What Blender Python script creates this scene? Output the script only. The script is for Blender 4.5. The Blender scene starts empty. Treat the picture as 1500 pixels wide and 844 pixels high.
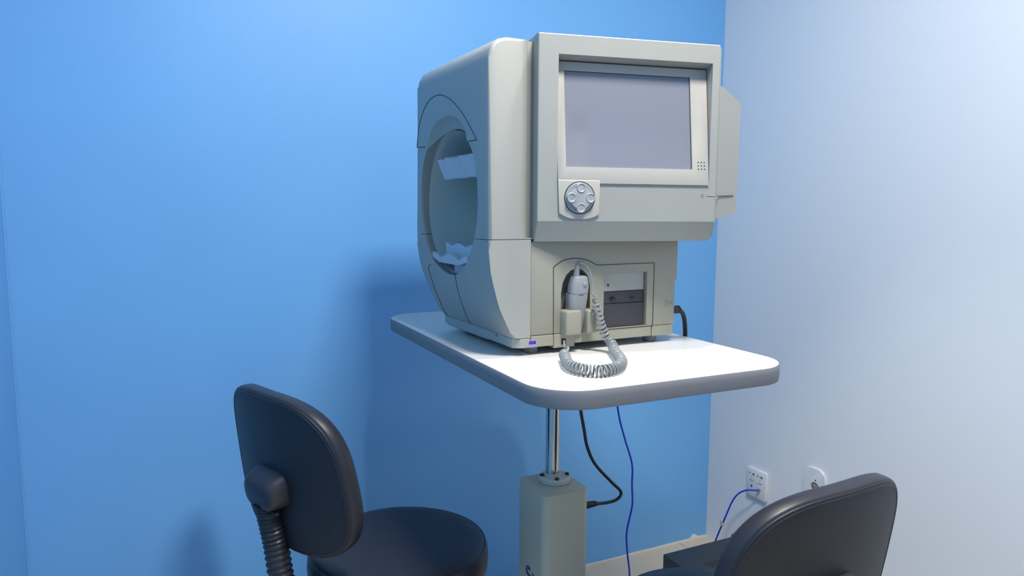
import bpy, bmesh, math, random
from mathutils import Vector, Matrix
from math import sin, cos, pi, radians, sqrt
random.seed(7)
SC = bpy.context.scene
COL = SC.collection

# ------------------------------------------------------------------ materials
def mat(name, color, rough=0.5, metal=0.0, spec=0.5, var=0.0, vscale=8.0, bump=0.0, bscale=200.0, emit=None, coat=0.0):
    m = bpy.data.materials.new(name); m.use_nodes = True
    nt = m.node_tree; b = nt.nodes['Principled BSDF']
    b.inputs['Base Color'].default_value = (*color, 1)
    b.inputs['Roughness'].default_value = rough
    b.inputs['Metallic'].default_value = metal
    b.inputs['Specular IOR Level'].default_value = spec
    b.inputs['Coat Weight'].default_value = coat
    tc = nt.nodes.new('ShaderNodeTexCoord')
    if var > 0:
        n = nt.nodes.new('ShaderNodeTexNoise'); n.inputs['Scale'].default_value = vscale
        n.inputs['Detail'].default_value = 4
        r = nt.nodes.new('ShaderNodeValToRGB')
        r.color_ramp.elements[0].position = .3; r.color_ramp.elements[1].position = .7
        r.color_ramp.elements[0].color = (*[c * (1 - var) for c in color], 1)
        r.color_ramp.elements[1].color = (*[min(1, c * (1 + var)) for c in color], 1)
        nt.links.new(tc.outputs['Object'], n.inputs['Vector'])
        nt.links.new(n.outputs['Fac'], r.inputs['Fac'])
        nt.links.new(r.outputs['Color'], b.inputs['Base Color'])
    if bump > 0:
        n2 = nt.nodes.new('ShaderNodeTexNoise'); n2.inputs['Scale'].default_value = bscale
        n2.inputs['Detail'].default_value = 3
        bp = nt.nodes.new('ShaderNodeBump'); bp.inputs['Strength'].default_value = bump
        bp.inputs['Distance'].default_value = .001
        nt.links.new(tc.outputs['Object'], n2.inputs['Vector'])
        nt.links.new(n2.outputs['Fac'], bp.inputs['Height'])
        nt.links.new(bp.outputs['Normal'], b.inputs['Normal'])
    return m

M = {}
M['blue_wall'] = mat('blue paint', (.165, .455, .835), .52, spec=.8, var=.03, vscale=2.5, bump=.25, bscale=90)
M['white_wall'] = mat('white paint', (.72, .755, .785), .5, spec=.4, var=.01, vscale=2, bump=.2, bscale=90)
M['ceiling'] = mat('ceiling paint', (.50, .52, .54), .8)
M['caulk'] = mat('corner caulk', (.16, .42, .78), .5)
M['chip'] = mat('chipped plaster', (.82, .80, .76), .8)
M['plastic'] = mat('cream plastic', (.345, .345, .312), .45, spec=.45, var=.015, vscale=12, bump=.08, bscale=700)
M['plastic_dark'] = mat('aged cream plastic', (.32, .306, .243), .45, spec=.4, var=.02, vscale=10, bump=.08, bscale=700)
M['bezel'] = mat('warm grey plastic', (.44, .418, .372), .4, spec=.45)
M['seam'] = mat('dark seam', (.05, .045, .03), .7)
M['scuff'] = mat('grey scuff', (.40, .39, .34), .6)
M['bowl'] = mat('matte bowl paint', (.56, .57, .52), .8, spec=.2)
M['rest'] = mat('white rest plastic', (.50, .53, .56), .45)
M['screen'] = mat('screen glass', (.215, .22, .255), .06, spec=.9)
M['pad'] = mat('pale grey rubber', (.34, .36, .37), .45)
M['pad_base'] = mat('pale grey disc', (.31, .33, .345), .45)
M['mark'] = mat('grey print', (.25, .27, .27), .6)
M['grey'] = mat('grey abs', (.265, .28, .285), .42)
M['cord'] = mat('grey cord', (.235, .25, .265), .42)
M['drive'] = mat('charcoal plastic', (.045, .043, .052), .5, spec=.4)
M['black'] = mat('black plastic', (.012, .013, .016), .45)
M['rubber'] = mat('grey rubber foot', (.16, .17, .18), .7)
M['purple'] = mat('purple print', (.075, .012, .40), .5)
M['label'] = mat('white label', (.50, .48, .60), .5)
M['laminate'] = mat('white laminate', (.70, .69, .655), .35, spec=.5)
M['edge'] = mat('grey edge band', (.195, .195, .205), .5, var=.02, vscale=30)
M['chrome'] = mat('chrome', (.62, .60, .57), .16, metal=1.0)
M['enamel'] = mat('cream enamel', (.47, .448, .352), .4, spec=.4, var=.015, vscale=20)
M['flange'] = mat('white nylon', (.52, .52, .46), .5)
M['bolt'] = mat('black bolt', (.015, .015, .018), .35, spec=.6)
M['navy'] = mat('navy print', (.012, .03, .16), .5)
M['vinyl'] = mat('black vinyl', (.024, .025, .034), .40, spec=.5, var=.06, vscale=20, bump=.15, bscale=900)
M['shell'] = mat('black chair shell', (.016, .017, .023), .48, spec=.5, bump=.25, bscale=1200)
M['trim'] = mat('black trim', (.03, .03, .038), .38, spec=.5)
M['bluecable'] = mat('blue cable', (.010, .035, .58), .4)
M['socket'] = mat('white socket plastic', (.68, .70, .72), .35)
M['hole'] = mat('dark hole', (.02, .018, .015), .8)
M['brass'] = mat('brass contact', (.30, .24, .12), .4, metal=.6)
M['tag'] = mat('beige tag', (.45, .38, .30), .6)
M['boxmetal'] = mat('dark box metal', (.030, .036, .048), .5, spec=.4)
M['doorwood'] = mat('white door', (.80, .80, .82), .45)
M['handle'] = mat('steel handle', (.5, .5, .5), .25, metal=1)

# floor: beige porcelain tile with thin joints
def floor_mat():
    m = bpy.data.materials.new('beige tile'); m.use_nodes = True
    nt = m.node_tree; b = nt.nodes['Principled BSDF']; b.inputs['Roughness'].default_value = .3
    tc = nt.nodes.new('ShaderNodeTexCoord')
    br = nt.nodes.new('ShaderNodeTexBrick'); br.offset = 0
    br.inputs['Scale'].default_value = 1; br.inputs['Brick Width'].default_value = .6
    br.inputs['Row Height'].default_value = .6; br.inputs['Mortar Size'].default_value = .003
    br.inputs['Color1'].default_value = (.56, .48, .37, 1); br.inputs['Color2'].default_value = (.58, .50, .385, 1)
    br.inputs['Mortar'].default_value = (.38, .34, .28, 1)
    mp = nt.nodes.new('ShaderNodeMapping'); mp.inputs['Location'].default_value = (.13, .21, 0)
    nt.links.new(tc.outputs['Object'], mp.inputs['Vector']); nt.links.new(mp.outputs['Vector'], br.inputs['Vector'])
    nt.links.new(br.outputs['Color'], b.inputs['Base Color'])
    return m
M['floor'] = floor_mat()

# ------------------------------------------------------------------ mesh helpers
class MB:
    """collects shapes into one bmesh; every call takes a material index"""
    def __init__(s): s.bm = bmesh.new()
    def face(s, pts, mi=0):
        f = s.bm.faces.new([s.bm.verts.new(p) for p in pts]); f.material_index = mi; return f
    def add(s, verts, faces, mi=0):
        vs = [s.bm.verts.new(v) for v in verts]; out = []
        for f in faces:
            try:
                q = s.bm.faces.new([vs[i] for i in f]); q.material_index = mi; out.append(q)
            except ValueError: pass
        return vs, out
    def bevel(s, edges, w, seg=2):
        if w > 0 and edges:
            bmesh.ops.bevel(s.bm, geom=edges, offset=w, segments=seg, affect='EDGES', profile=.5, clamp_overlap=True)
    def box(s, lo, hi, mi=0, bev=0, seg=2, M4=None):
        x0, y0, z0 = lo; x1, y1, z1 = hi
        v = [Vector(p) for p in ((x0,y0,z0),(x1,y0,z0),(x1,y1,z0),(x0,y1,z0),(x0,y0,z1),(x1,y0,z1),(x1,y1,z1),(x0,y1,z1))]
        if M4 is not None: v = [M4 @ p for p in v]
        vs, fs = s.add(v, [(0,3,2,1),(4,5,6,7),(0,1,5,4),(1,2,6,5),(2,3,7,6),(3,0,4,7)], mi)
        s.bevel(list({e for f in fs for e in f.edges}), bev, seg)
        return vs
    def prism(s, pts, fn0, fn1, mi=0, bev=0, seg=2, caps=True):
        """2-D outline pts; fn0/fn1 map (a,b) to the two end rings"""
        n = len(pts)
        v = [Vector(fn0(*p)) for p in pts] + [Vector(fn1(*p)) for p in pts]
        fc = [(i, (i+1) % n, n+(i+1) % n, n+i) for i in range(n)]
        if caps: fc += [tuple(range(n-1, -1, -1)), tuple(range(n, 2*n))]
        vs, fs = s.add(v, fc, mi)
        if bev and caps:
            s.bevel(list({e for f in fs[-2:] for e in f.edges}), bev, seg)
        return vs, fs
    def loft(s, rings, mi=0, cap=True, closed=False):
        n = len(rings[0]); v = [Vector(p) for r in rings for p in r]; fc = []
        m = len(rings)
        for k in range(m - (0 if closed else 1)):
            k2 = (k+1) % m
            for i in range(n):
                j = (i+1) % n
                fc.append((k*n+i, k*n+j, k2*n+j, k2*n+i))
        if cap and not closed: fc += [tuple(range(n-1, -1, -1)), tuple((m-1)*n+i for i in range(n))]
        return s.add(v, fc, mi)
    def tube(s, path, r, seg=10, mi=0, closed=False, cap=True):
        P = [Vector(p) for p in path]; n = len(P)
        rs = r if isinstance(r, (list, tuple)) else [r]*n
        T = []
        for i in range(n):
            if closed: t = P[(i+1) % n]-P[i-1]
            else: t = P[min(i+1, n-1)]-P[max(i-1, 0)]
            T.append(t.normalized() if t.length > 1e-9 else Vector((0,0,1)))
        up = Vector((0,0,1)) if abs(T[0].z) < .9 else Vector((1,0,0))
        nn = T[0].cross(up).normalized(); rings = []
        for i in range(n):
            nn = (nn - T[i]*nn.dot(T[i]))
            nn = nn.normalized() if nn.length > 1e-6 else T[i].orthogonal().normalized()
            b = T[i].cross(nn)
            rings.append([P[i] + (nn*cos(2*pi*k/seg)+b*sin(2*pi*k/seg))*rs[i] for k in range(seg)])
        return s.loft(rings, mi, cap, closed)
    def lathe(s, prof, c=(0,0,0), seg=32, mi=0, M4=None):
        c = Vector(c); rings = []
        for r, z in prof:
            rings.append([Vector((r*cos(2*pi*k/seg), r*sin(2*pi*k/seg), z)) for k in range(seg)])
        rings = [[(M4 @ p if M4 is not None else p)+c for p in ring] for ring in rings]
        return s.loft(rings, mi, True)
    def ellipsoid(s, c, r, seg=40, rings=24, mi=0, t0=0.0, t1=1.0):
        R = []
        for i in range(rings+1):
            a = pi*(t0+(t1-t0)*i/rings); a = min(max(a, .02), pi-.02)
            R.append([Vector((c[0]+r[0]*cos(a), c[1]+r[1]*sin(a)*cos(2*pi*k/seg), c[2]+r[2]*sin(a)*sin(2*pi*k/seg))) for k in range(seg)])
        return s.loft(R, mi, True)
    def join_bm(s, other):
        me = bpy.data.meshes.new('tmp'); other.to_mesh(me); s.bm.from_mesh(me); bpy.data.meshes.remove(me)

def smooth_path(pts, n=8, closed=False):
    P = [Vector(p) for p in pts]; out = []; m = len(P)
    for i in range(m if closed else m-1):
        if closed: a, b, c, d = P[i-1], P[i], P[(i+1) % m], P[(i+2) % m]
        else: a, b, c, d = P[max(i-1, 0)], P[i], P[i+1], P[min(i+2, m-1)]
        for k in range(n):
            t = k/n
            out.append(.5*((2*b)+(c-a)*t+(2*a-5*b+4*c-d)*t*t+(3*b-a-3*c+d)*t**3))
    if not closed: out.append(P[-1])
    return out

def obj(name, mb, mats, parent=None, loc=None, rot=None, angle=35, keep=False):
    bm = mb.bm if isinstance(mb, MB) else mb
    bmesh.ops.recalc_face_normals(bm, faces=bm.faces[:])
    me = bpy.data.meshes.new(name); bm.to_mesh(me)
    if not keep: bm.free()
    for m in (mats if isinstance(mats, (list, tuple)) else [mats]): me.materials.append(M[m])
    for p in me.polygons: p.use_smooth = True
    me.set_sharp_from_angle(angle=radians(angle))
    o = bpy.data.objects.new(name, me); COL.objects.link(o)
    if parent: o.parent = parent
    if loc: o.location = loc
    if rot: o.rotation_euler = rot
    return o
def tag(o, label, cat, group=None):
    o['label'] = label; o['category'] = cat
    if group: o['group'] = group
    return o
def thing(name, label, cat, loc=(0,0,0), rz=0, group=None):
    o = bpy.data.objects.new(name, None); COL.objects.link(o)
    o.empty_display_size = .1; o.location = loc; o.rotation_euler = (0,0,rz)
    return tag(o, label, cat, group)
def struct(name, mb, m, loc=None):
    o = obj(name, mb, m, None, loc); o['kind'] = 'structure'; return o

def boolean(base, cutters, op='DIFFERENCE'):
    """base (MB) minus cutters (list of MB) -> new MB"""
    def mk(mb, nm):
        bm = mb.bm; bmesh.ops.recalc_face_normals(bm, faces=bm.faces[:])
        me = bpy.data.meshes.new(nm); bm.to_mesh(me)
        o = bpy.data.objects.new(nm, me); COL.objects.link(o); return o
    b = mk(base, 'base')
    cs = [mk(c, 'cutter') for c in cutters]
    for c in cs:
        md = b.modifiers.new('b', 'BOOLEAN'); md.operation = op; md.object = c; md.solver = 'EXACT'
    dg = bpy.context.evaluated_depsgraph_get(); dg.update()
    me = bpy.data.meshes.new_from_object(b.evaluated_get(dg))
    out = MB(); out.bm.from_mesh(me)
    bpy.data.meshes.remove(me)
    for o in [b]+cs:
        d = o.data; bpy.data.objects.remove(o); bpy.data.meshes.remove(d)
    return out
def copy_mb(mb):
    o = MB(); o.bm.free(); o.bm = mb.bm.copy(); return o

def interp(x, xs, ys):
    if x <= xs[0]: return ys[0]
    for i in range(len(xs)-1):
        if x <= xs[i+1]: return ys[i]+(ys[i+1]-ys[i])*(x-xs[i])/(xs[i+1]-xs[i])
    return ys[-1]
def rrect(x0, y0, x1, y1, r, n=6):
    out = []
    for cx, cy, a in ((x1-r, y0+r, -90), (x1-r, y1-r, 0), (x0+r, y1-r, 90), (x0+r, y0+r, 180)):
        for k in range(n+1):
            t = radians(a+90*k/n); out.append((cx+r*cos(t), cy+r*sin(t)))
    return out

# ------------------------------------------------------------------ camera
Fv = Vector((.4358, .8935, -.1081)); Rv = Vector((.8991, -.4378, .0062))
Fv.normalize(); Rv = (Rv-Fv*Rv.dot(Fv)).normalized(); Uv = Rv.cross(Fv)
cam = bpy.data.cameras.new('camera'); co = bpy.data.objects.new('camera', cam); COL.objects.link(co)
m4 = Matrix((Rv, Uv, -Fv)).transposed().to_4x4(); m4.translation = Vector((-1.787, -1.9703, 1.22))
co.matrix_world = m4
cam.sensor_width = 36; cam.lens = 1030/1500*36; cam.clip_start = .02
SC.camera = co

# ------------------------------------------------------------------ room
XL, YF, ZC = -2.128, -3.15, 2.62
T = .08
def slab(name, lo, hi, m):
    b = MB(); b.box(lo, hi); return struct(name, b, m)
slab('floor', (XL-T, YF-T, -T), (T, T, 0), 'floor')
slab('ceiling', (XL-T, YF-T, ZC), (T, T, ZC+T), 'ceiling')
slab('wall_back', (XL-T, 0, 0), (T, T, ZC), 'blue_wall')
slab('wall_right', (0, YF, 0), (T, 0, ZC), 'white_wall')
slab('wall_left', (XL-T, YF, 0), (XL, 0, ZC), 'blue_wall')
slab('wall_front', (XL-T, YF-T, 0), (T, YF, ZC), 'blue_wall')
b = MB(); b.tube([(XL+.001, -.001, 0), (XL+.001, -.001, ZC)], .0035, 8); struct('trim_1', b, 'caulk')
# ragged white paint edge where the blue wall meets the floor, with a chip at the corner
b = MB()
pts = [(XL, 0)]; x = XL
while x < -.03:
    pts.append((x, .004+random.random()*.003)); x += .05
pts += [(-.075, .006), (-.068, .016), (-.058, .019), (-.048, .014), (-.04, .007), (0, .004), (0, 0)]
b.prism(pts, lambda a, c: (a, -.0015, c), lambda a, c: (a, .001, c)); struct('trim_2', b, 'chip')
# door in the wall behind the camera (seen in the screen's reflection)
b = MB()
b.box((-1.66, YF, 0), (-1.57, YF+.03, 2.25), bev=.004); b.box((-.79, YF, 0), (-.70, YF+.03, 2.25), bev=.004)
b.box((-1.66, YF, 2.15), (-.70, YF+.03, 2.25), bev=.004)
d = struct('door_1', b, 'doorwood')
b = MB(); b.box((-1.57, YF, .008), (-.79, YF+.012, 2.15), bev=.002); obj('door_leaf', b, 'doorwood', d)
b = MB(); b.tube([(-1.48, YF+.012, 1.02), (-1.48, YF+.05, 1.02), (-1.37, YF+.05, 1.02)], .009, 10); obj('door_handle', b, 'handle', d)

# ------------------------------------------------------------------ instrument table
ZT = .95
TX0, TX1, TY0, TY1 = -1.292, -.778, -1.082, -.190
table = thing('instrument_table', 'white laminate pedestal table with grey rounded edge carrying the eye test machine', 'table', (-1.04, -.65, 0))
def tl(x, y, z): return (x+1.04, y+.65, z)
out = rrect(TX0, TY0, TX1, TY1, .085, 10)
b = MB(); b.prism(out, lambda x, y: tl(x, y, ZT-.030), lambda x, y: tl(x, y, ZT), bev=.0015, seg=1)
top = obj('table_top', b, 'laminate', table)
def ring_off(o): return [(x+(1 if x > -1.035 else -1)*0, y) for x, y in out]
b = MB()
rings = []
for dz, off in ((-.0005, .0002), (-.003, .0016), (-.012, .0022), (-.024, .0022), (-.030, .0012), (-.032, -.012)):
    rr = rrect(TX0-off, TY0-off, TX1+off, TY1+off, .085+off, 10)
    rings.append([Vector(tl(x, y, ZT+dz)) for x, y in rr])
b.loft(rings, 0, cap=False); obj('edge_band', b, 'edge', top)
b = MB(); b.lathe([(.0155, .60), (.0155, .918)], (0, 0, 0), 32)
b.lathe([(.07, .911), (.07, .9185)], (0, 0, 0), 32)
obj('pole', b, 'chrome', table)
ZB = .625
# column: square section with broad rounded corners
b = MB(); co_ = rrect(-.064, -.080, .048, .046, .016, 6)
b.prism(co_, lambda x, y: (x, y, .03), lambda x, y: (x, y, ZB), bev=.002, seg=2)
colm = obj('column', b, 'enamel', table)
b = MB(); b.prism(rrect(-.15, -.15, .13, .13, .03, 8), lambda x, y: (x, y, .0), lambda x, y: (x, y, .03), bev=.006)
obj('base_plate', b, 'enamel', table)
b = MB(); b.lathe([(.034, ZB), (.036, ZB+.002), (.036, ZB+.010), (.033, ZB+.013), (.017, ZB+.013)], (.002, -.006, 0), 40)
b.lathe([(.019, ZB+.012), (.019, ZB+.017), (.0165, ZB+.018)], (0, 0, 0), 32)
fl = obj('flange', b, 'flange', table)
for k in range(4):
    a = radians(72+90*k)
    b = MB(); cx, cy = .002+.0285*cos(a), -.006+.0285*sin(a)
    b.lathe([(.0048, ZB+.0125), (.0050, ZB+.0145), (.0046, ZB+.0168), (.0025, ZB+.0182), (.0005, ZB+.0185)], (cx, cy, 0), 16)
    obj('bolt', b, 'bolt', fl)
# round maker's emblem and lettering on the left column face, low down
b = MB()
ex = -.0645
def lf(y, z, d=0): return (ex-d, y, z)
for a0, a1, r in ((30, 330, .0115), (40, 320, .0065)):
    n = 20
    P = [(r*cos(radians(a0+(a1-a0)*k/n)), r*sin(radians(a0+(a1-a0)*k/n))) for k in range(n+1)]
    ol = [(p*1.0, q) for p, q in P]+[(p*.72, q*.72) for p, q in reversed(P)]
    b.prism(ol, lambda p, q: lf(-.012-p, .432+q, -.001), lambda p, q: lf(-.012-p, .432+q, .0004))
x = -.030
for wdt, strokes in ((.007, [(0,0,.0015,.010),(0,.0085,.006,.010),(0,.004,.005,.0055)]), (.007, [(0,0,.0015,.010),(0,0,.006,.0015)]), (.007, [(0,0,.0015,.010),(0,.0085,.006,.010),(.0045,0,.006,.010)]), (.007, [(0,0,.0015,.010),(0,.0085,.006,.010),(0,0,.006,.0015)])):
    for p0, q0, p1, q1 in strokes:
        b.box((ex-.0004, x-p1, .4255+q0), (ex+.001, x-p0, .4255+q1))
    x -= wdt+.002
obj('maker_emblem', b, 'navy', colm)

# ------------------------------------------------------------------ visual field analyser
RZ = radians(1.35)
machine = thing('visual_field_analyzer', 'cream plastic eye test machine with built-in screen standing on the white table', 'medical machine', (-1.217, -.815, ZT), RZ)
WV = .385
PZ = [.0165, .033, .0466, .0614, .0764, .0911, .107, .1237, .1420, .1595, .178, .198, .2186]
PU = [.0, -.0005, -.0097, -.0169, -.0242, -.0309, -.0362, -.041, -.0458, -.0498, -.0520, -.0537, -.0545]
VZ = [.0, .0343, .0539, .0894, .142, .1947, .2253, .411, .56]
VV = [.348, .350, .354, .360, .372, .379, .383, .373, .366]
def vmax(z): return interp(z, VZ, VV)
def prof(z): return interp(z, PZ, PU)
def body_solid(outline, bevel_front=.0):
    b = MB(); n = len(outline)
    vs, fs = b.add([Vector((u, 0, z)) for u, z in outline]+[Vector((u, vmax(z), z)) for u, z in outline],
                   [(i, (i+1) % n, n+(i+1) % n, n+i) for i in range(n)]+[tuple(range(n-1, -1, -1)), tuple(range(n, 2*n))])
    return b, vs, n
def round_caps(b, vs, n, idx, w, seg=3):
    """round the front edges (between listed consecutive outline points) on both sides"""
    b.bm.edges.ensure_lookup_table(); es = []
    for i in idx:
        for o in (0, n):
            e = b.bm.edges.get((vs[o+i], vs[o+(i+1) % n]))
            if e: es.append(e)
    b.bevel(es, w, seg)
# egg-shaped opening
egg = smooth_path([(.075,.385,0),(.056,.349,0),(.048,.313,0),(.048,.282,0),(.054,.250,0),(.067,.2186,0),(.092,.186,0),(.122,.162,0),(.160,.147,0),
                   (.200,.1435,0),(.240,.147,0),(.280,.162,0),(.310,.186,0),(.333,.2186,0),(.344,.250,0),(.3475,.282,0),(.3475,.313,0),(.342,.349,0),(.323,.388,0),(.285,.418,0),(.240,.4315,0),(.197,.4335,0),(.155,.4285,0),(.110,.413,0)], 4, True)
egg = [(p.x, p.y) for p in egg]
def egg_cut():
    b = MB(); b.prism(egg, lambda v, z: (-.2, v, z), lambda v, z: (-.035, v, z)); return b
def bowl_cut(g=0.0):
    b = MB(); b.ellipsoid((-.037, .1975, .287), (.235+g, .1495+g, .1455+g), 48, 32); return b
def scoop_cut():
    b = MB(); b.ellipsoid((-.074, .203, .402), (.046, .116, .064), 40, 24); return b

# upper shell
ol = [(-.0545, .2198), (-.0545, .538), (-.0525, .552), (-.0455, .565), (-.034, .573), (-.018, .577), (.30, .577), (.345, .565), (.36, .54), (.36, .2198)]
b, vs, n = body_solid(ol)
round_caps(b, vs, n, [0, 1, 2, 3, 4, 5, 6, 7, 8], .007, 3)
jc = MB(); jc.prism([(.002, -.012), (.002, -.0002), (.009, .0004), (.016, .0020), (.022, .0048), (.027, .0088), (.031, .0140), (.06, .0145), (.06, -.012)], lambda u, v: (u, v, .2215), lambda u, v: (u, v, .60))
ub = boolean(b, [egg_cut(), scoop_cut(), bowl_cut(.002), jc])
# removable visor outline: thin seam arch round the top of the opening, and a scratch on the side
def seam(b, pts, r=.0009, mi=1, n=1):
    b.tube(pts if n == 1 else smooth_path(pts, n), r, 6, mi)
uf = -.0546
arch = [(.3735,.411),(.3615,.4489),(.3403,.477),(.3103,.4975),(.275,.5065),(.2297,.5056),(.1752,.4887),(.1241,.4602),(.0861,.4310),(.0515,.400)]
seam(ub, [(uf, v, z) for v, z in arch], .0009, 1, 6)
seam(ub, [(uf, .3735, .411), (uf, .3195, .4075)]); seam(ub, [(uf, .0515, .400), (uf, .0875, .4005)])
seam(ub, [(-.0385, .0002, .279), (-.026, .0002, .270), (-.0125, .0002, .260)], .0004, 2)
upper = obj('upper_shell', ub, ['plastic', 'seam', 'scuff'], machine)

# lower shell
zz = [z for z in PZ if z >= .033]
ol = [(prof(z), z) for z in zz]+[(.0325, .2186), (.0325, .0345)]
ol[0] = (prof(.0345), .0345)
b, vs, n = body_solid(ol)
round_caps(b, vs, n, list(range(len(zz)-1)), .006, 3)
lb = boolean(b, [egg_cut(), bowl_cut(.002)])
R_ = [(-.0448,.1774,.1425),(-.0448,.1774,.1395),(-.0365,.183,.1091),(-.029,.1863,.0872),(-.0106,.1960,.0485),(-.001,.1975,.0345)]
L_ = [(-.0470,.3060,.1530),(-.0463,.3263,.1453),(-.0392,.3244,.1178),(-.0289,.3219,.0869),(-.0144,.3259,.0564),(-.0019,.3286,.035)]
def onskin(p): return (prof(p[2])-.0002, p[1], p[2])
seam(lb, [onskin(p) for p in smooth_path(R_, 6)], .0008); seam(lb, [onskin(p) for p in smooth_path(L_, 6)], .0008)
lower = obj('lower_shell', lb, ['plastic', 'seam'], machine)

# base band under the lower shell with a stand-off foot block
b = MB()
ol = [(.0005, .0155), (-.0003, .0332), (.0325, .0332), (.0325, .0155)]
b.prism([(.0, .012), (.0, .24), (.0, .345), (.0325, .345), (.0325, .012), (.0325, 0), (.012, 0)][::-1], lambda u, v: (u, v, .0155), lambda u, v: (u, v, .0334), bev=.001, seg=1)
b.box((.002, .125, .0125), (.0325, .335, .0160), bev=.001, seg=1)
b.lathe([(.0022, 0), (.0022, .003)], (-.0005, .077, .029), 12, 1, Matrix.Rotation(pi/2, 4, 'Y'))
obj('base_band', b, ['plastic', 'seam'], machine)

# bowl interior
b = MB(); g = 48; R = []
for i in range(25):
    a = (pi/2)*i/24; a = max(a, .02)
    R.append([Vector((-.037+.2345*cos(a), .1975+.149*sin(a)*cos(2*pi*k/g), .287+.145*sin(a)*sin(2*pi*k/g))) for k in range(g)])
b.loft(R, 0, cap=False)
b.face(R[0])
bowl = obj('test_bowl', b, 'bowl', machine, angle=60)
# forehead rest: wavy pad under the visor, tilted inwards at its lower edge
b = MB()
fr = [(-.020, .098), (-.039, .100), (-.042, .114), (-.033, .136), (-.040, .147), (-.048, .152), (-.041, .160), (-.031, .184), (-.033, .208), (-.042, .222), (-.048, .228), (-.041, .234), (-.031, .254), (-.033, .276), (-.040, .288), (-.020, .290)]
b.prism(fr, lambda u, v: (u+.012, v-.012, .337), lambda u, v: (u, v, .379), bev=.0012, seg=1)
b.box((-.018, .10, .372), (.03, .29, .385), bev=.002)
obj('forehead_rest', b, 'rest', machine)
# chin rest: two scalloped cups on a post, with a raised block behind
b = MB()
def wavy(v0, v1, z, amp, n=24):
    out = []
    for k in range(n+1):
        t = k/n; out.append((v0+(v1-v0)*t, z-amp*(1-abs(cos(2*pi*t)))))
    return out
w = wavy(.100, .288, .1830, .0115)
pr = w+[(.288, .172), (.25, .1625), (.215, .163), (.15, .1625), (.100, .172)]
b.prism(pr[::-1], lambda v, z: (-.052, v, z), lambda v, z: (.01, v, z), bev=.0015, seg=2)
w = wavy(.110, .252, .2050, .008)
pr = w+[(.252, .170), (.110, .170)]
b.prism(pr[::-1], lambda v, z: (-.036, v, z), lambda v, z: (.020, v, z), bev=.003, seg=2)
b.box((-.030, .13, .135), (.015, .225, .170), bev=.008, seg=3)
obj('chin_rest', b, 'rest', machine)

# chassis (operator side) with a niche for the handset and a bay for the disk drive
V0 = .003
b = MB(); b.box((.0345, V0, .0370), (.3845, .345, .2150), bev=.002, seg=2)
niche = [(.1005,.034),(.1007,.115),(.1040,.135),(.1118,.150),(.1229,.1588),(.1352,.1617),(.1494,.1585),(.1607,.1475),(.1667,.1282),(.1682,.034)]
nc = MB(); nc.prism(niche, lambda u, z: (u, -.05, z), lambda u, z: (u, .030, z))
dv = MB(); dv.box((.1995, -.05, .0390), (.3060, .040, .1500))
cut = MB(); cut.box((.3785, -.05, -.1), (.45, .5, .1295))
cb = boolean(b, [nc, dv, cut, bowl_cut(.002)])
sy = V0-.0003
outl = smooth_path([(.0828,sy,.1656),(.0982,sy,.1752),(.1133,sy,.1795),(.1343,sy,.1812),(.1584,sy,.1772),(.1825,sy,.1665)], 6)
seam(cb, [(.0846,sy,.017),(.0840,sy,.09)]+outl+[(.3231,sy,.1674),(.3228,sy,.0366)], .0009)
# embossed mark near the right end
for (p0, q0, p1, q1) in ((.3545,.0755,.3552,.0875),(.3545,.0868,.3640,.0875),(.3545,.0755,.3640,.0762),(.3575,.0838,.3625,.0845),(.3597,.0785,.3604,.0845),
                         (.3670,.0785,.3677,.0845),(.3670,.0838,.3720,.0845),(.3715,.0785,.3722,.0845),(.3670,.0785,.3722,.0792),(.3735,.0755,.3742,.0870)):
    cb.box((p0, V0-.0005, q0), (p1, V0+.001, q1), 0)
chassis = obj('chassis', cb, ['plastic_dark', 'seam'], machine)
# chassis skirt
b = MB()
b.box((.0345, .0005, .0155), (.0838, .345, .0362), bev=.001, seg=1)
b.box((.0850, .0005, .0100), (.1315, .345, .0362), bev=.001, seg=1)
b.box((.1320, .0050, .0155), (.3218, .345, .0362), bev=.001, seg=1)
b.box((.3226, .0030, .0150), (.3760, .345, .0362), bev=.001, seg=1)
sk = boolean(b, [(lambda c: (c.box((.1012, -.02, .0155), (.1122, .016, .0272)), c)[1])(MB())])
sk.box((.1012, .0145, .0155), (.1122, .0150, .0272), 1); 
sk.box((.1035, .010, .0165), (.1045, .014, .0262), 2); sk.box((.1090, .010, .0165), (.1100, .014, .0262), 2)
skirt = obj('chassis_skirt', sk, ['plastic_dark', 'hole', 'brass'], machine)
b = MB()
for lo, hi in (((.0995, -.020, .0360), (.1345, .012, .0830)), ((.1490, -.018, .0362), (.1710, .012, .0822))):
    b.box(lo, hi, bev=.004, seg=3)
obj('handset_cradle', b, 'plastic_dark', machine)
# drive bay
b = MB(); b.box((.2000, .0105, .1128), (.3035, .03, .1497), bev=.0006, seg=1)
b.lathe([(.0024, 0), (.0024, .0006)], (.2145, .0104, .1250), 16, 1, Matrix.Rotation(pi/2, 4, 'X'))
obj('bay_cover', b, ['plastic', 'hole'], machine)
b = MB(); b.box((.2000, .0105, .0875), (.3035, .03, .1120), bev=.0008, seg=1)
b.box((.2680, .0100, .0960), (.2800, .0108, .1000), 1); b.box((.2720, .0095, .1035), (.2790, .0108, .1055), 0, bev=.0008); b.box((.2675, .0098, .0948), (.2805, .0108, .0958), 0)
drv = obj('disk_drive', b, ['drive', 'hole'], machine)
b = MB(); b.box((.2200, .0060, .0945), (.2330, .0108, .0985), bev=.0012); b.box((.2230, .0080, .0985), (.2290, .0108, .1020), bev=.001)
obj('eject_button', b, 'black', drv)
b = MB(); b.box((.2000, .0085, .0395), (.3025, .02, .0868), bev=.0010, seg=1)
obj('drive_flap', b, 'drive', drv)
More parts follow.
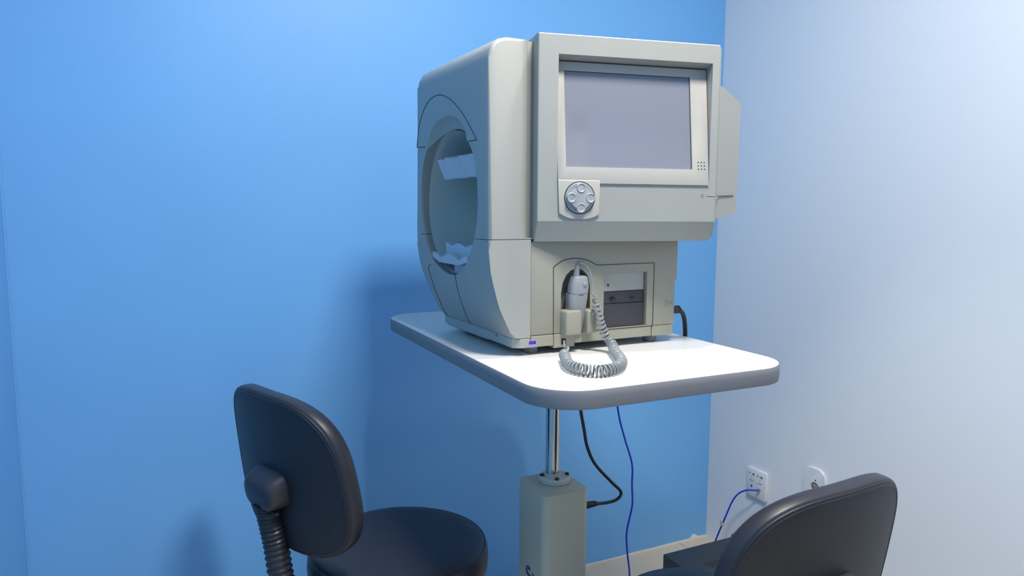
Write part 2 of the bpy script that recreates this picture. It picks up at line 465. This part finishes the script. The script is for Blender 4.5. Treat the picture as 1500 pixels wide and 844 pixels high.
# feet
for (fu, fv) in ((.050, .030), (.337, .030), (.050, .31), (.337, .31)):
    b = MB(); b.lathe([(.0125, 0), (.0140, .002), (.0145, .016)], (fu, fv, 0), 24); obj('foot', b, 'rubber', machine)
# inspection sticker: purple band over a white strip with bars
b = MB(); b.box((.0300, -.0004, .0215), (.0455, .0008, .0280)); s0 = b
b.box((.0298, -.0002, .0160), (.0470, .0009, .0282), 1)
for k, (w0, w1) in enumerate(((.0300, .0308), (.0330, .0336), (.0352, .0364), (.0380, .0384), (.0400, .0412), (.0428, .0434), (.0447, .0456))):
    b.box((w0, -.0004, .0165), (w1, .0008, .0212), 0)
st = obj('inspection_sticker', b, ['purple', 'label'], machine); st['label'] = 'purple and white barcode sticker'
# ---- monitor housing, turned about 13 degrees towards the operator
th = radians(-13); HU = Vector((cos(th), sin(th), 0)); HV = Vector((-sin(th), cos(th), 0)); H0 = Vector((.0287, -.020, 0))
def h(s, d, z): return H0+HU*s+HV*d+Vector((0, 0, z))
ZBt, ZFd, ZTp = .2150, .2530, .5860
b = MB()
sect = [(0, ZFd), (.020, ZBt), (.13, ZBt), (.13, ZTp), (.0015, ZTp), (0, ZTp-.0015)]
b.prism(sect, lambda d, z: h(.0042, d, z), lambda d, z: h(.3645, d, z))
bmesh.ops.recalc_face_normals(b.bm, faces=b.bm.faces[:])
b.bm.edges.ensure_lookup_table()
es = [e for e in b.bm.edges if all(((v.co-H0).dot(HV)) < .021 for v in e.verts) and abs((e.verts[0].co-H0).dot(HU)-(e.verts[1].co-H0).dot(HU)) < .01]
b.bevel(es, .0025, 2)
# recess: panel leans back by dt at the top
ps0, ps1, pz0, pz1, dt = .0418, .3480, .3220, .5440, .026
rc = MB()
rcp = [(-.05, pz0), (.0045, pz0), (dt+.004, pz1), (dt+.004, pz1+.0006), (-.0002, .5512), (-.05, .5512)]
def rx(s): return s
rc.prism(rcp, lambda d, z: h(ps0, d, z), lambda d, z: h(ps1+.0006, d, z))
hb = boolean(b, [rc])
monitor = obj('monitor_housing', hb, ['plastic', 'seam'], machine, angle=18)
# side neck joining the housing to the body
b = MB()
def pl(z): return 0.0005+(dt-.0005)*(z-pz0)/(pz1-pz0)     # panel depth
def pp(s, z, e=0): 
    nrm = Vector((0, 0, 0)); return h(s, pl(z)-e, z)
TH = .004
sx0, sx1, sz0, sz1 = .0585, .3125, .3520, .5270
# bezel: plate with a screen aperture and a hanging tab for the direction pad
def plate(b, o, inner, e):
    pass
outer = [(ps0+.0006, pz1-.001), (ps1-.0085, pz1-.001), (ps1-.0008, pz0+.0005), (.1238, pz0+.0012)]
tab = smooth_path([(.1238, .2665, 0), (.112, .2608, 0), (.0985, .2578, 0), (.084, .2568, 0), (.0695, .2582, 0), (.056, .2622, 0), (.0445, .2685, 0)], 3)
ring = outer+[(.1238, .30)]+[(p.x, p.y) for p in tab]
b = MB()
def front(s, z): return h(s, min(pl(z), pl(z) if z > pz0 else .0005)-TH-(0 if z > pz0 else 0), z)
def frontp(s, z): return h(s, (pl(z) if z > pz0 else .0)-TH, z)
def backp(s, z): return h(s, (pl(z) if z > pz0 else .0)+.0004, z)
# frame in strips around the aperture (front faces), then side walls
def quad_strip(b, A, Bq):
    b.prism([*A], frontp, backp)
n_ring = ring
solid = MB()
# the ring is split at z = pz0 so that the tilted plate and the upright tab both stay flat
up_ = [(ps0+.0006, pz1-.001), (ps1-.0008, pz1-.001), (ps1-.0008, pz0+.0002), (ps0+.0006, pz0+.0002)]
solid.prism(up_, frontp, backp, bev=.0012, seg=2)
hole = MB(); hole.prism([(sx0, sz0), (sx1, sz0), (sx1-.0005, sz1), (sx0, sz1)], lambda s, z: h(s, -.03, z), lambda s, z: h(s, pl(z)+.01, z))
bz = boolean(solid, [hole])
tb = MB(); tp = [(ps0+.0006, pz0+.006), (.1238, pz0+.006)]+[(p.x, p.y) for p in tab]
tb.prism(tp, lambda s, z: h(s, -TH-.0002, z), lambda s, z: h(s, .0006, z), bev=.0018, seg=3)
bz.join_bm(tb.bm)
# speaker grille: 3 x 3 holes
for i in range(3):
    for k in range(3):
        q = frontp(.3252+.0064*i, .3658-.0064*k)
        bz.lathe([(.0013, 0), (.0013, .0006)], q+HV*.0002, 10, 1, Matrix.Rotation(th, 4, 'Z') @ Matrix.Rotation(pi/2, 4, 'X'))
bezel = obj('screen_bezel', bz, ['bezel', 'hole'], monitor)
b = MB(); 
b.prism([(sx0-.002, sz0-.002), (sx1+.002, sz0-.002), (sx1+.002, sz1+.002), (sx0-.002, sz1+.002)], lambda s, z: h(s, pl(z)-.0005, z), lambda s, z: h(s, pl(z)+.002, z))
obj('screen', b, 'screen', monitor)
b = MB()   # dark gasket round the glass
gk = [(sx0+.0004, sz0+.0004), (sx1-.0004, sz0+.0004), (sx1-.0008, sz1-.0004), (sx0, sz1-.0004)]
b.tube([h(s, pl(z)-.0006, z) for s, z in gk[1:4]], .0010, 6); obj('screen_gasket', b, 'seam', monitor)
# direction pad
RP = Matrix.Rotation(th, 4, 'Z') @ Matrix.Rotation(pi/2, 4, 'X')
pc = h(.0842, -TH-.0002, .2957)
pcs = pc
b = MB()
b.lathe([(.0302, -.001), (.0302, .0003), (.0286, .0003)], pc, 48, 1, RP)
b.lathe([(.0280, 0), (.0280, .0006), (.0272, .0012), (.001, .0016)], pc, 48, 2, RP)
cr = []
for k in range(4):
    a0 = pi/2*k
    for t in range(-7, 8):
        a = radians(t*14); cr.append((cos(a0)*(.0182+.0088*cos(a))-sin(a0)*(.0088*sin(a)), sin(a0)*(.0182+.0088*cos(a))+cos(a0)*(.0088*sin(a))))
def padpt(x, y, e): return pc+HU*x+Vector((0, 0, 1))*y-HV*e
b.prism(cr, lambda x, y: padpt(x, y, .001), lambda x, y: padpt(x, y, .0085), 0, bev=.0018, seg=3)
for k in range(4):
    a = pi/2*k
    b.lathe([(.0086, .003), (.0088, .0088), (.0080, .0100), (.0070, .0098), (.0056, .0086), (.0035, .0076), (.0004, .0072)], padpt(.0182*cos(a), .0182*sin(a), 0), 24, 0, RP)
pad = b
for dx, dz, gl in ((.0182, 0, 'r'), (-.0182, 0, 'l'), (0, -.0182, 'd'), (0, .0182, 'u')):
    if gl in 'rl':
        sg = .0010 if gl == 'r' else -.0010
        pad.add([padpt(dx+sg*1.4, dz, .0088), padpt(dx-sg, dz+.0022, .0088), padpt(dx-sg, dz-.0022, .0088), padpt(dx, dz, .0060)], [(0,1,2),(0,1,3),(1,2,3),(2,0,3)], 3)
    elif gl == 'd': pad.box((-.0022, -.0004, -.0004), (.0022, .0004, .0004), 3, M4=Matrix.Translation(padpt(dx, dz, .0074)))
    else: pad.box((-.0016, -.0004, -.0003), (.0016, .0004, .0003), 3, M4=Matrix.Translation(padpt(dx, dz, .0074)))
dp = obj('direction_pad', pad, ['pad', 'seam', 'pad_base', 'mark'], monitor); dp['label'] = 'round pale grey four-way direction pad'
# wing on the right of the housing: rim layer, flared cover and the slot line that crosses them
b = MB()
def wing(d, pts): return [h(s, d, z) for s, z in pts]
r0 = [(.3640, ZTp-.0015), (.3640, .2540), (.3585, .2230), (.3585, ZTp-.0015)]
b.loft([wing(.004, [(.3640, .5840), (.3640, .2560), (.3630, .2540), (.3605, .2540), (.3605, .5840)]),
        wing(.007, [(.3700, .5800), (.3700, .2565), (.3660, .2430), (.3605, .2430), (.3605, .5800)]),
        wing(.022, [(.3790, .5845), (.3790, .2590), (.3730, .2225), (.3605, .2225), (.3605, .5845)]),
        wing(.070, [(.3840, .5845), (.3840, .2590), (.3760, .2225), (.3605, .2225), (.3605, .5845)])], 0)
rim = b
b = MB()
b.loft([wing(.010, [(.3690, .5120), (.3690, .2590), (.362, .2590), (.362, .5120)]),
        wing(.016, [(.3790, .5130), (.3790, .2595), (.362, .2595), (.362, .5130)]),
        wing(.045, [(.4390, .4870), (.4380, .2705), (.362, .2595), (.362, .5160)]),
        wing(.085, [(.4430, .4890), (.4420, .2705), (.362, .2595), (.362, .5200)])], 0)
rim.join_bm(b.bm)
sl = MB(); sl.tube([h(.3447, -.0004, .3025), h(.3640, -.0004, .3025)], .0008, 6)
rim.tube([h(.3715, .0052, .3026), h(.3788, .0142, .3027), h(.4260, .0385, .3045)], .0009, 6, 1)
wing_o = obj('side_wing', rim, ['plastic', 'seam'], monitor)
b = MB(); b.tube([h(.3447, -.0003, .3025), h(.3630, -.0003, .3025)], .0008, 6, 0)
for k in range(8):
    a = 2*pi*k/8; c = h(.3355+.0028*cos(a), -.0003, .3025+.0034*sin(a)); b.lathe([(.0004, 0), (.0004, .0005)], c, 6, 0, RP)
    c = h(.3355+.0012*cos(a), -.0003, .3025+.0016*sin(a)); b.lathe([(.0003, 0), (.0003, .0005)], c, 6, 0, RP)
obj('status_slot', b, 'mark', monitor)

# ------------------------------------------------------------------ handset resting in the niche
hs = thing('response_handset', 'grey handheld response button with coiled cord, clipped in the niche on the machine', 'handset', (-1.217, -.815, ZT), RZ)
def rr_ring(c, wx, wy, r, n=5):
    return [Vector((c[0]+x, c[1]+y, c[2])) for x, y in rrect(-wx, -wy, wx, wy, r, n)]
b = MB()
b.loft([rr_ring((.1400,.006,.0385), .006, .006, .004), rr_ring((.1395,.006,.0400), .009, .009, .006), rr_ring((.1340,.004,.0800), .0195, .013, .009),
        rr_ring((.1350,.002,.1050), .0205, .014, .009), rr_ring((.1355,.002,.1130), .0205, .014, .009)])
grip = obj('handle', b, 'grey', hs)
b = MB()
b.loft([rr_ring((.1375,.002,.1136), .0195, .0135, .009), rr_ring((.1390,.002,.1300), .0195, .0135, .009), rr_ring((.1405,.003,.1430), .0160, .012, .008), rr_ring((.1408,.003,.1460), .0145, .0105, .007), rr_ring((.1410,.003,.1475), .010, .008, .006)])
b.tube([Vector((.1367+.0200*cos(t), .002-.0140*sin(t), .1134-.0018*sin(t))) for t in [2*pi*k/28 for k in range(28)]], .0008, 6, 1, closed=True)
head = obj('handset_head', b, ['grey', 'seam'], hs)
b = MB(); b.lathe([(.0048, 0), (.0048, .0010), (.0035, .0022), (.001, .0026)], (.1455, -.0110, .1310), 20, 0, Matrix.Rotation(pi/2, 4, 'X'))
obj('push_button', b, 'grey', hs)
b = MB(); b.tube([(.1345,.003,.1465), (.1350,.003,.155), (.1362,.003,.1668)], [.0068, .0058, .0046], 16)
b.lathe([(.0035, 0), (.0025, .003)], (.1363, .003, .1668), 12, 0)
obj('strain_relief', b, 'cord', hs)
# coiled cord: lead, loose hanging coils, tight coils lying on the table, plug end
def helix(axis, rads, turns_at, wire, mb, seg=7, per=16):
    """axis: dense points with cumulative turn count turns_at and coil radius rads"""
    P = axis; N = len(P); pts = []
    tot = turns_at[-1]; steps = int(tot*per)
    Ts = [(P[min(i+1, N-1)]-P[max(i-1, 0)]).normalized() for i in range(N)]
    nn = Ts[0].orthogonal().normalized(); NN = []
    for i in range(N):
        nn = (nn-Ts[i]*nn.dot(Ts[i])).normalized(); NN.append(nn.copy())
    j = 0
    for k in range(steps+1):
        t = tot*k/steps
        while j < N-2 and turns_at[j+1] < t: j += 1
        f = (t-turns_at[j])/max(1e-9, turns_at[j+1]-turns_at[j]); f = min(max(f, 0), 1)
        c = P[j].lerp(P[j+1], f); n_ = NN[j].lerp(NN[j+1], f).normalized(); tt = Ts[j].lerp(Ts[j+1], f).normalized()
        bb = tt.cross(n_); r = rads[j]+(rads[j+1]-rads[j])*f; a = 2*pi*t
        pts.append(c+(n_*cos(a)+bb*sin(a))*r)
    mb.tube(pts, wire, seg); return pts
b = MB()
hang = [(.163,-.026,.102),(.160,-.028,.094),(.166,-.029,.0755),(.171,-.030,.0560),(.1775,-.034,.0380),(.184,-.042,.0240),(.183,-.055,.0150)]
tabp = [(.172,-.075,.0112),(.152,-.115,.0108),(.132,-.152,.0108),(.108,-.182,.0108),(.080,-.200,.0108),(.054,-.202,.0108),(.034,-.186,.0108),(.028,-.158,.0108),(.036,-.128,.0108),(.052,-.096,.0112),(.066,-.068,.0125)]
ax = smooth_path(hang+tabp, 14)
L = [0]
for i in range(1, len(ax)): L.append(L[-1]+(ax[i]-ax[i-1]).length)
nh = 14*6
rads, turns, tcur = [], [], 0
for i, p in enumerate(ax):
    fr_ = min(1, L[i]/L[nh])
    rads.append(.0062+.0024*fr_ if fr_ < 1 else .0086)
    pitch = .0105-.0038*fr_ if L[i] < L[nh] else .0066+.0024*abs(cos(pi*(L[i]-L[nh])/(L[-1]-L[nh])))
    if i: tcur += (L[i]-L[i-1])/pitch
    turns.append(tcur)
hp = helix(ax, rads, turns, .0019, b)
lead = smooth_path([(.1364,.003,.1690),(.1385,.001,.1715),(.1440,-.002,.1715),(.1520,-.006,.1655),(.1580,-.010,.1530),(.1600,-.013,.1360),(.1585,-.016,.1180),(.1590,-.019,.1120),(.1640,-.024,.1085)], 6)
b.tube(lead+[hp[0]], .0017, 8)
endp = smooth_path([hp[-1], hp[-1]+Vector((.006, .006, .004)), Vector((.083,-.040,.020)), Vector((.094,-.022,.0245)), Vector((.1035,-.006,.0235)), Vector((.1065,.004,.0220))], 6)
b.tube(endp, .0020, 8)
obj('coiled_cord', b, 'cord', hs)

# ------------------------------------------------------------------ cables
def cable(name, pts, r, m, label, cat='cable', group=None, n=8, seg=10):
    b = MB(); b.tube(smooth_path(pts, n), r, seg)
    o = obj(name, b, m, None); return tag(o, label, cat, group)
def mw(u, v, z):      # machine frame -> world
    c, s = cos(RZ), sin(RZ); return (-1.217+u*c-v*s, -.815+u*s+v*c, ZT+z)
t = thing('mains_cable', 'thick black mains cable leaving the right end of the machine and dropping off the table', 'cable', mw(.38, 0, 0), RZ)
b = MB(); b.tube([(-.003, .010, .0655), (.008, .012, .0655), (.018, .015, .0645), (.028, .019, .0620)], [.0080, .0080, .0074, .0058], 14)
for k in range(3): b.tube([(.006+.006*k, .0125+.0015*k, .0655-.0003*k), (.009+.006*k, .013+.0015*k, .0653-.0003*k)], .0086, 14)
obj('plug', b, 'black', t)
b = MB(); b.tube(smooth_path([(.026, .018, .0625), (.042, .026, .0540), (.055, .034, .0380), (.063, .040, .0180), (.0665, .043, .000), (.068, .045, -.012), (.0675, .046, -.026), (.060, .050, -.042), (.02, .06, -.046), (-.03, .07, -.041), (-.05, .07, -.036)], 8), .0050, 12)
obj('cord', b, 'black', t)
t = thing('column_power_cable', 'thin black cable looping from under the table top into the side of the cream column', 'cable', (-1.04, -.65, 0))
b = MB(); b.tube([(.046, -.012, .5555), (.080, -.012, .5555), (.100, -.012, .5550), (.114, -.011, .5535)], [.0086, .0084, .0070, .0050], 14)
for k in range(4): b.tube([(.082+.007*k, -.012, .5554), (.0855+.007*k, -.012, .5553)], .0086-.0006*k, 14)
obj('plug', b, 'black', t)
b = MB(); b.tube(smooth_path([(.052, -.010, .919), (.055, -.010, .87), (.062, -.010, .797), (.075, -.010, .732), (.084, -.010, .692), (.106, -.010, .648), (.150, -.010, .600), (.176, -.010, .574), (.178, -.010, .561), (.164, -.010, .552), (.140, -.010, .5505), (.112, -.011, .5535)], 8), .0038, 12)
obj('cord', b, 'black', t)
cable('network_cable', [(-.66, -.34, .0055), (-.60, -.30, .0055), (-.569, -.29, .012), (-.566, -.295, .06), (-.568, -.30, .127), (-.578, -.30, .194), (-.582, -.30, .26), (-.566, -.30, .331), (-.564, -.30, .36), (-.567, -.30, .407), (-.569, -.30, .471), (-.596, -.30, .549), (-.617, -.30, .613), (-.630, -.30, .680), (-.64, -.31, .75), (-.68, -.36, .83), (-.75, -.45, .89), (-.80, -.48, .912), (-.84, -.49, .9135)], .0030, 'bluecable',
      'blue network cable hanging down from under the white table beside the black cable')
# ------------------------------------------------------------------ wall plates on the white wall
plate_o = thing('network_outlet', 'square white wall plate with four data ports, left of the rounded socket', 'outlet', (0, -.249, .296))
b = MB(); b.box((-.012, -.0445, -.050), (0.0, .0445, .050), bev=.003, seg=2)
obj('cover_plate', b, 'socket', plate_o)
for (y, z, w_) in ((.020, .030, .009), (-.017, .030, .009)):
    b = MB(); b.box((-.0126, y-.013, z-.004), (-.011, y+.013, z+.006), 1); b.box((-.0128, y-.012, z-.002), (-.0115, y-.003, z+.003), 0); b.box((-.0128, y+.009, z-.002), (-.0115, y+.012, z+.004), 0)
    b.box((-.0124, y-.002, z-.013), (-.0115, y+.002, z-.011), 2); b.box((-.0122, y-.011, z-.0235), (-.0115, y+.010, z-.0215), 2); b.box((-.0122, y-.008, z-.0265), (-.0115, y+.011, z-.0252), 2)
    obj('port', b, ['hole', 'socket', 'mark'], plate_o)
for (y, z) in ((.019, -.012), (-.018, -.014)):
    b = MB(); b.box((-.0128, y-.004, z-.004), (-.0115, y+.004, z+.003), 0); b.box((-.0126, y-.0052, z-.0052), (-.0118, y+.0052, z+.0042), 1); obj('jack', b, ['hole', 'socket'], plate_o)
po = thing('power_outlet', 'white power socket with rounded top, half hidden behind the right chair back', 'outlet', (0, -.482, .372))
b = MB(); ov = []
for k in range(48):
    a = 2*pi*k/48; c, s = cos(a), sin(a); ov.append((abs(c)**(2/5.0)*(1 if c > 0 else -1)*.041, abs(s)**(2/2.8)*(1 if s > 0 else -1)*.058))
b.prism(ov, lambda y, z: (0, y, z), lambda y, z: (-.009, y, z), bev=.0025, seg=3)
b2 = MB(); b2.lathe([(.0165, -.004), (.0165, .02)], (-.009, -.004, -.002), 32, 0, Matrix.Rotation(-pi/2, 4, 'Y'))
pb = boolean(b, [b2]); obj('cover_plate', pb, 'socket', po)
b = MB()
b.lathe([(.0155, 0), (.0155, .0006)], (-.0052, -.004, -.002), 24, 0, Matrix.Rotation(-pi/2, 4, 'Y'))
for y, z in ((-.0095, 0), (0, -.003), (.0095, 0)): b.lathe([(.0026, 0), (.0026, .0006)], (-.0062, y-.004, z-.002), 12, 1, Matrix.Rotation(-pi/2, 4, 'Y'))
b.box((-.0094, -.008, .019), (-.0086, -.004, .024), 1); obj('socket_well', b, ['mark', 'hole'], po)
pc_ = thing('patch_cable', 'bright blue network cable arching from the square wall plate down behind the black box', 'cable', (0, -.267, .282))
b = MB(); b.box((-.024, -.0042, -.0045), (-.011, .0042, .0035), bev=.001); obj('plug', b, 'rubber', pc_)
b = MB(); pth = smooth_path([(-.026, 0, 0), (-.040, .006, .0015), (-.052, .024, -.004), (-.058, .050, -.024), (-.060, .075, -.060), (-.062, .100, -.120), (-.064, .128, -.190), (-.065, .150, -.245), (-.067, .165, -.274)], 8)
b.tube(pth, .0030, 10); obj('cord', b, 'bluecable', pc_)
b = MB(); b.box((-.0055, -.0055, -.010), (.0055, .0055, .010), bev=.0015, M4=Matrix.Translation((-.0632, .116, -.157)) @ Matrix.Rotation(radians(-22), 4, 'X')); obj('cable_tag', b, 'tag', pc_)
# black box on the floor in the corner
bx = thing('power_backup_box', 'low black box with vent slots on the floor in the corner', 'electronic box', (-.18, -.245, 0))
b = MB(); b.box((-.160, -.075, .006), (.150, .073, .080), bev=.004, seg=2)
for k in range(7): b.box((-.080+.012*k, -.066, .0795), (-.073+.012*k, -.036, .0806), 1)
for k in range(10): b.box((-.13+.026*k, -.0755, .02), (-.122+.026*k, -.0740, .062), 1)
obj('case', b, ['boxmetal', 'hole'], bx)
for fx in (-.14, .13):
    for fy in (-.06, .058):
        b = MB(); b.lathe([(.008, 0), (.009, .007)], (fx, fy, 0), 12); obj('foot', b, 'rubber', bx)
b = MB(); b.tube(smooth_path([(.140, .070, .074), (.152, .078, .081), (.166, .070, .085), (.172, .050, .082), (.170, .030, .040), (.170, .02, .0036), (.165, -.08, .0036)], 6), .0035, 8); obj('power_cord', b, 'black', bx)

# ------------------------------------------------------------------ swivel chairs
def chair(label, sx, sy, sz, bc, phi, tilt, name, loff):
    """seat centre (sx, sy), seat top sz, back centre bc, facing phi"""
    root = thing(name, label, 'chair', (sx, sy, 0), phi)
    c, s = cos(phi), sin(phi)
    dx, dy = bc[0]-sx, bc[1]-sy
    lx, ly, lz = dx*c+dy*s, -dx*s+dy*c, bc[2]           # back centre in chair frame (+x faces forward, +y is the sitter's left)
    ct, st_ = cos(tilt), sin(tilt)
    w, hh, tp, R, pw = .445, .351, .077, .62, 3.05
    def bp(a, q, d):                                    # a sideways (towards -y), q up, d forward
        dd = a*a/(2*R)+d
        return Vector((lx+dd*ct-q*st_, ly-a, lz+q*ct+dd*st_))
    def outl(k, N, sc):
        t = 2*pi*k/N; ca, sa = cos(t), sin(t)
        a = math.copysign(abs(ca)**(2/pw), ca)*(w/2-sc); q = math.copysign(abs(sa)**(2/pw), sa)*(hh/2-sc)
        return a*(1-tp*q/(hh/2)), q
    N = 72
    def disc(b, layers, fill0, fill1, mi=0):
        rings = []
        for sc, d in layers: rings.append([bp(*outl(k, N, sc), d) for k in range(N)])
        vs, _ = b.loft(rings, mi, cap=False)
        for (lay, side) in ((0, fill0), (len(layers)-1, fill1)):
            sc, d = layers[lay]; prev = vs[lay*N:(lay+1)*N]
            for f in (.75, .5, .25):
                cur = [b.bm.verts.new(bp(outl(k, N, sc)[0]*f, outl(k, N, sc)[1]*f, d+side*(1-f*f))) for k in range(N)]
                for k in range(N):
                    q = b.bm.faces.new((prev[k], prev[(k+1) % N], cur[(k+1) % N], cur[k])); q.material_index = mi
                prev = cur
            q = b.bm.faces.new(prev); q.material_index = mi
    b = MB(); disc(b, [(.0080, -.0165), (.0048, -.0160), (.0036, -.0146), (.0036, -.0110)], -.001, 0)
    back = obj('backrest', b, 'shell', root, angle=50)
    b = MB(); disc(b, [(.0044, -.0136), (.0012, -.0122), (0, -.0080), (0, .001), (.0015, .012), (.007, .020), (.022, .026)], 0, .006)
    obj('back_cushion', b, 'vinyl', back, angle=60)
    b = MB(); b.tube([bp(*outl(k, N, .0090), -.0166) for k in range(N)], .0010, 8, closed=True); obj('piping', b, 'trim', back)
    # bracket on the back: rounded wedge housing
    b = MB(); rings = []
    for d, wx, hz, off in ((-.013, .061, .040, 0), (-.036, .060, .036, -.003), (-.050, .057, .031, -.006), (-.056, .053, .026, -.008), (-.058, .044, .019, -.009)):
        rings.append([bp(x, q-.030+off, d) for x, q in rrect(-wx, -hz, wx, hz, min(hz*.85, .027), 6)])
    b.loft(rings)
    b.tube([bp(.046, -.075, -.040), bp(-.046, -.075, -.040)], .004, 8)
    obj('bracket', b, 'trim', root, angle=50)
    # corrugated sleeve round the bar, bending forward under the seat
    b = MB()
    p0 = bp(0, -.060, -.034); p1 = bp(.002, -.15, -.030); p2 = Vector((p1.x+.012, p1.y*.8, sz-.075)); p3 = Vector((p2.x+.05, p2.y*.5, sz-.115)); p4 = Vector((-.10, 0, sz-.118))
    ax = smooth_path([p0, p1, p2, p3, p4], 44)
    rr = [.0235+.0042*(.5+.5*cos(i*2*pi/4.4)) for i in range(len(ax))]
    b.tube(ax, rr, 20); obj('bellows_sleeve', b, 'trim', root, angle=70)
    # round seat
    b = MB(); r = .205
    pr = [(.150, sz-.098), (.188, sz-.094), (.198, sz-.080), (.2035, sz-.062), (r, sz-.040), (.2035, sz-.022), (.198, sz-.0105), (.188, sz-.0040), (.16, sz-.0012), (.11, sz-.0003), (.05, sz), (.002, sz)]
    b.lathe(pr, (0, 0, 0), 72)
    seat = obj('seat', b, 'vinyl', root, angle=60)
    b = MB(); b.tube([Vector((.1985*cos(2*pi*k/72), .1985*sin(2*pi*k/72), sz-.0105)) for k in range(72)], .0013, 6, closed=True); obj('piping', b, 'trim', seat)
    b = MB(); b.box((-.12, -.07, sz-.135), (.07, .07, sz-.098), bev=.008); obj('seat_plate', b, 'black', root)
    b = MB(); b.lathe([(.014, .12), (.014, sz-.13)], (0, 0, 0), 20); b.lathe([(.027, .085), (.025, .20), (.019, .205)], (0, 0, 0), 24); obj('gas_column', b, 'black', root)
    b = MB(); b.lathe([(.045, .075), (.048, .09), (.042, .115), (.03, .12)], (0, 0, 0), 24); obj('hub', b, 'black', root)
    for k in range(5):
        a = 2*pi*k/5+radians(loff); d = Vector((cos(a), sin(a), 0)); z = Vector((0, 0, 1))
        b = MB(); sd = d.cross(z); rings = []
        for t, wv, hv_, zc in ((.03, .024, .016, .095), (.12, .020, .013, .086), (.195, .016, .010, .072), (.215, .013, .008, .070)):
            rings.append([d*t+sd*x+z*(zc+q) for x, q in rrect(-wv, -hv_, wv, hv_, .007, 3)])
        b.loft(rings); leg = obj('leg', b, 'black', root)
        b = MB(); cpt = d*.205
        for o_ in (-1, 1):
            M_ = Matrix.Rotation(a, 4, 'Z') @ Matrix.Rotation(pi/2, 4, 'X')
            b.lathe([(.018, -.008), (.025, -.006), (.025, .006), (.018, .008)], cpt+sd*(.012*o_)+z*.025, 20, 0, M_)
        b.tube([cpt+z*.025-sd*.012, cpt+z*.025+sd*.012], .006, 8); b.tube([cpt+z*.03, cpt+z*.066], .006, 8)
        obj('caster', b, 'trim', leg)
    return root
chair('black swivel chair with round padded seat at the left of the table', -1.340, -.470, .47, (-1.599, -.447, .671), .372, .123, 'swivel_chair', -15.3)
chair('nearer black swivel chair at lower right, its back covering part of the power socket', -.812, -.915, .40, (-.796, -1.174, .599), 1.633, .164, 'swivel_chair', 3.4)

# ------------------------------------------------------------------ light
def area(name, loc, size, power, color=(1, 1, 1), rot=(0, 0, 0), sy=None, spread=None):
    l = bpy.data.lights.new(name, 'AREA'); l.energy = power; l.color = color; l.size = size
    if sy: l.shape = 'RECTANGLE'; l.size_y = sy
    if spread: l.spread = radians(spread)
    o = bpy.data.objects.new(name, l); o.location = loc; o.rotation_euler = rot; COL.objects.link(o); return o
area('ceiling_panel_light', (-1.14, -1.52, ZC-.02), .32, 46, (1, .965, .92))
l = bpy.data.lights.new('downlight', 'SPOT'); l.energy = 60; l.spot_size = radians(62); l.spot_blend = .5; l.shadow_soft_size = .045; l.color = (1, .93, .82)
o = bpy.data.objects.new('downlight', l); o.location = (-.82, -.97, ZC-.03); COL.objects.link(o)
w = bpy.data.worlds.new('world'); SC.world = w; w.use_nodes = True
w.node_tree.nodes['Background'].inputs[0].default_value = (.6, .75, 1, 1); w.node_tree.nodes['Background'].inputs[1].default_value = .3
SC.view_settings.view_transform = 'Standard'; SC.view_settings.look = 'None'
SC.view_settings.gamma = 1; SC.view_settings.use_curve_mapping = False
SC.view_settings.exposure = 0.0
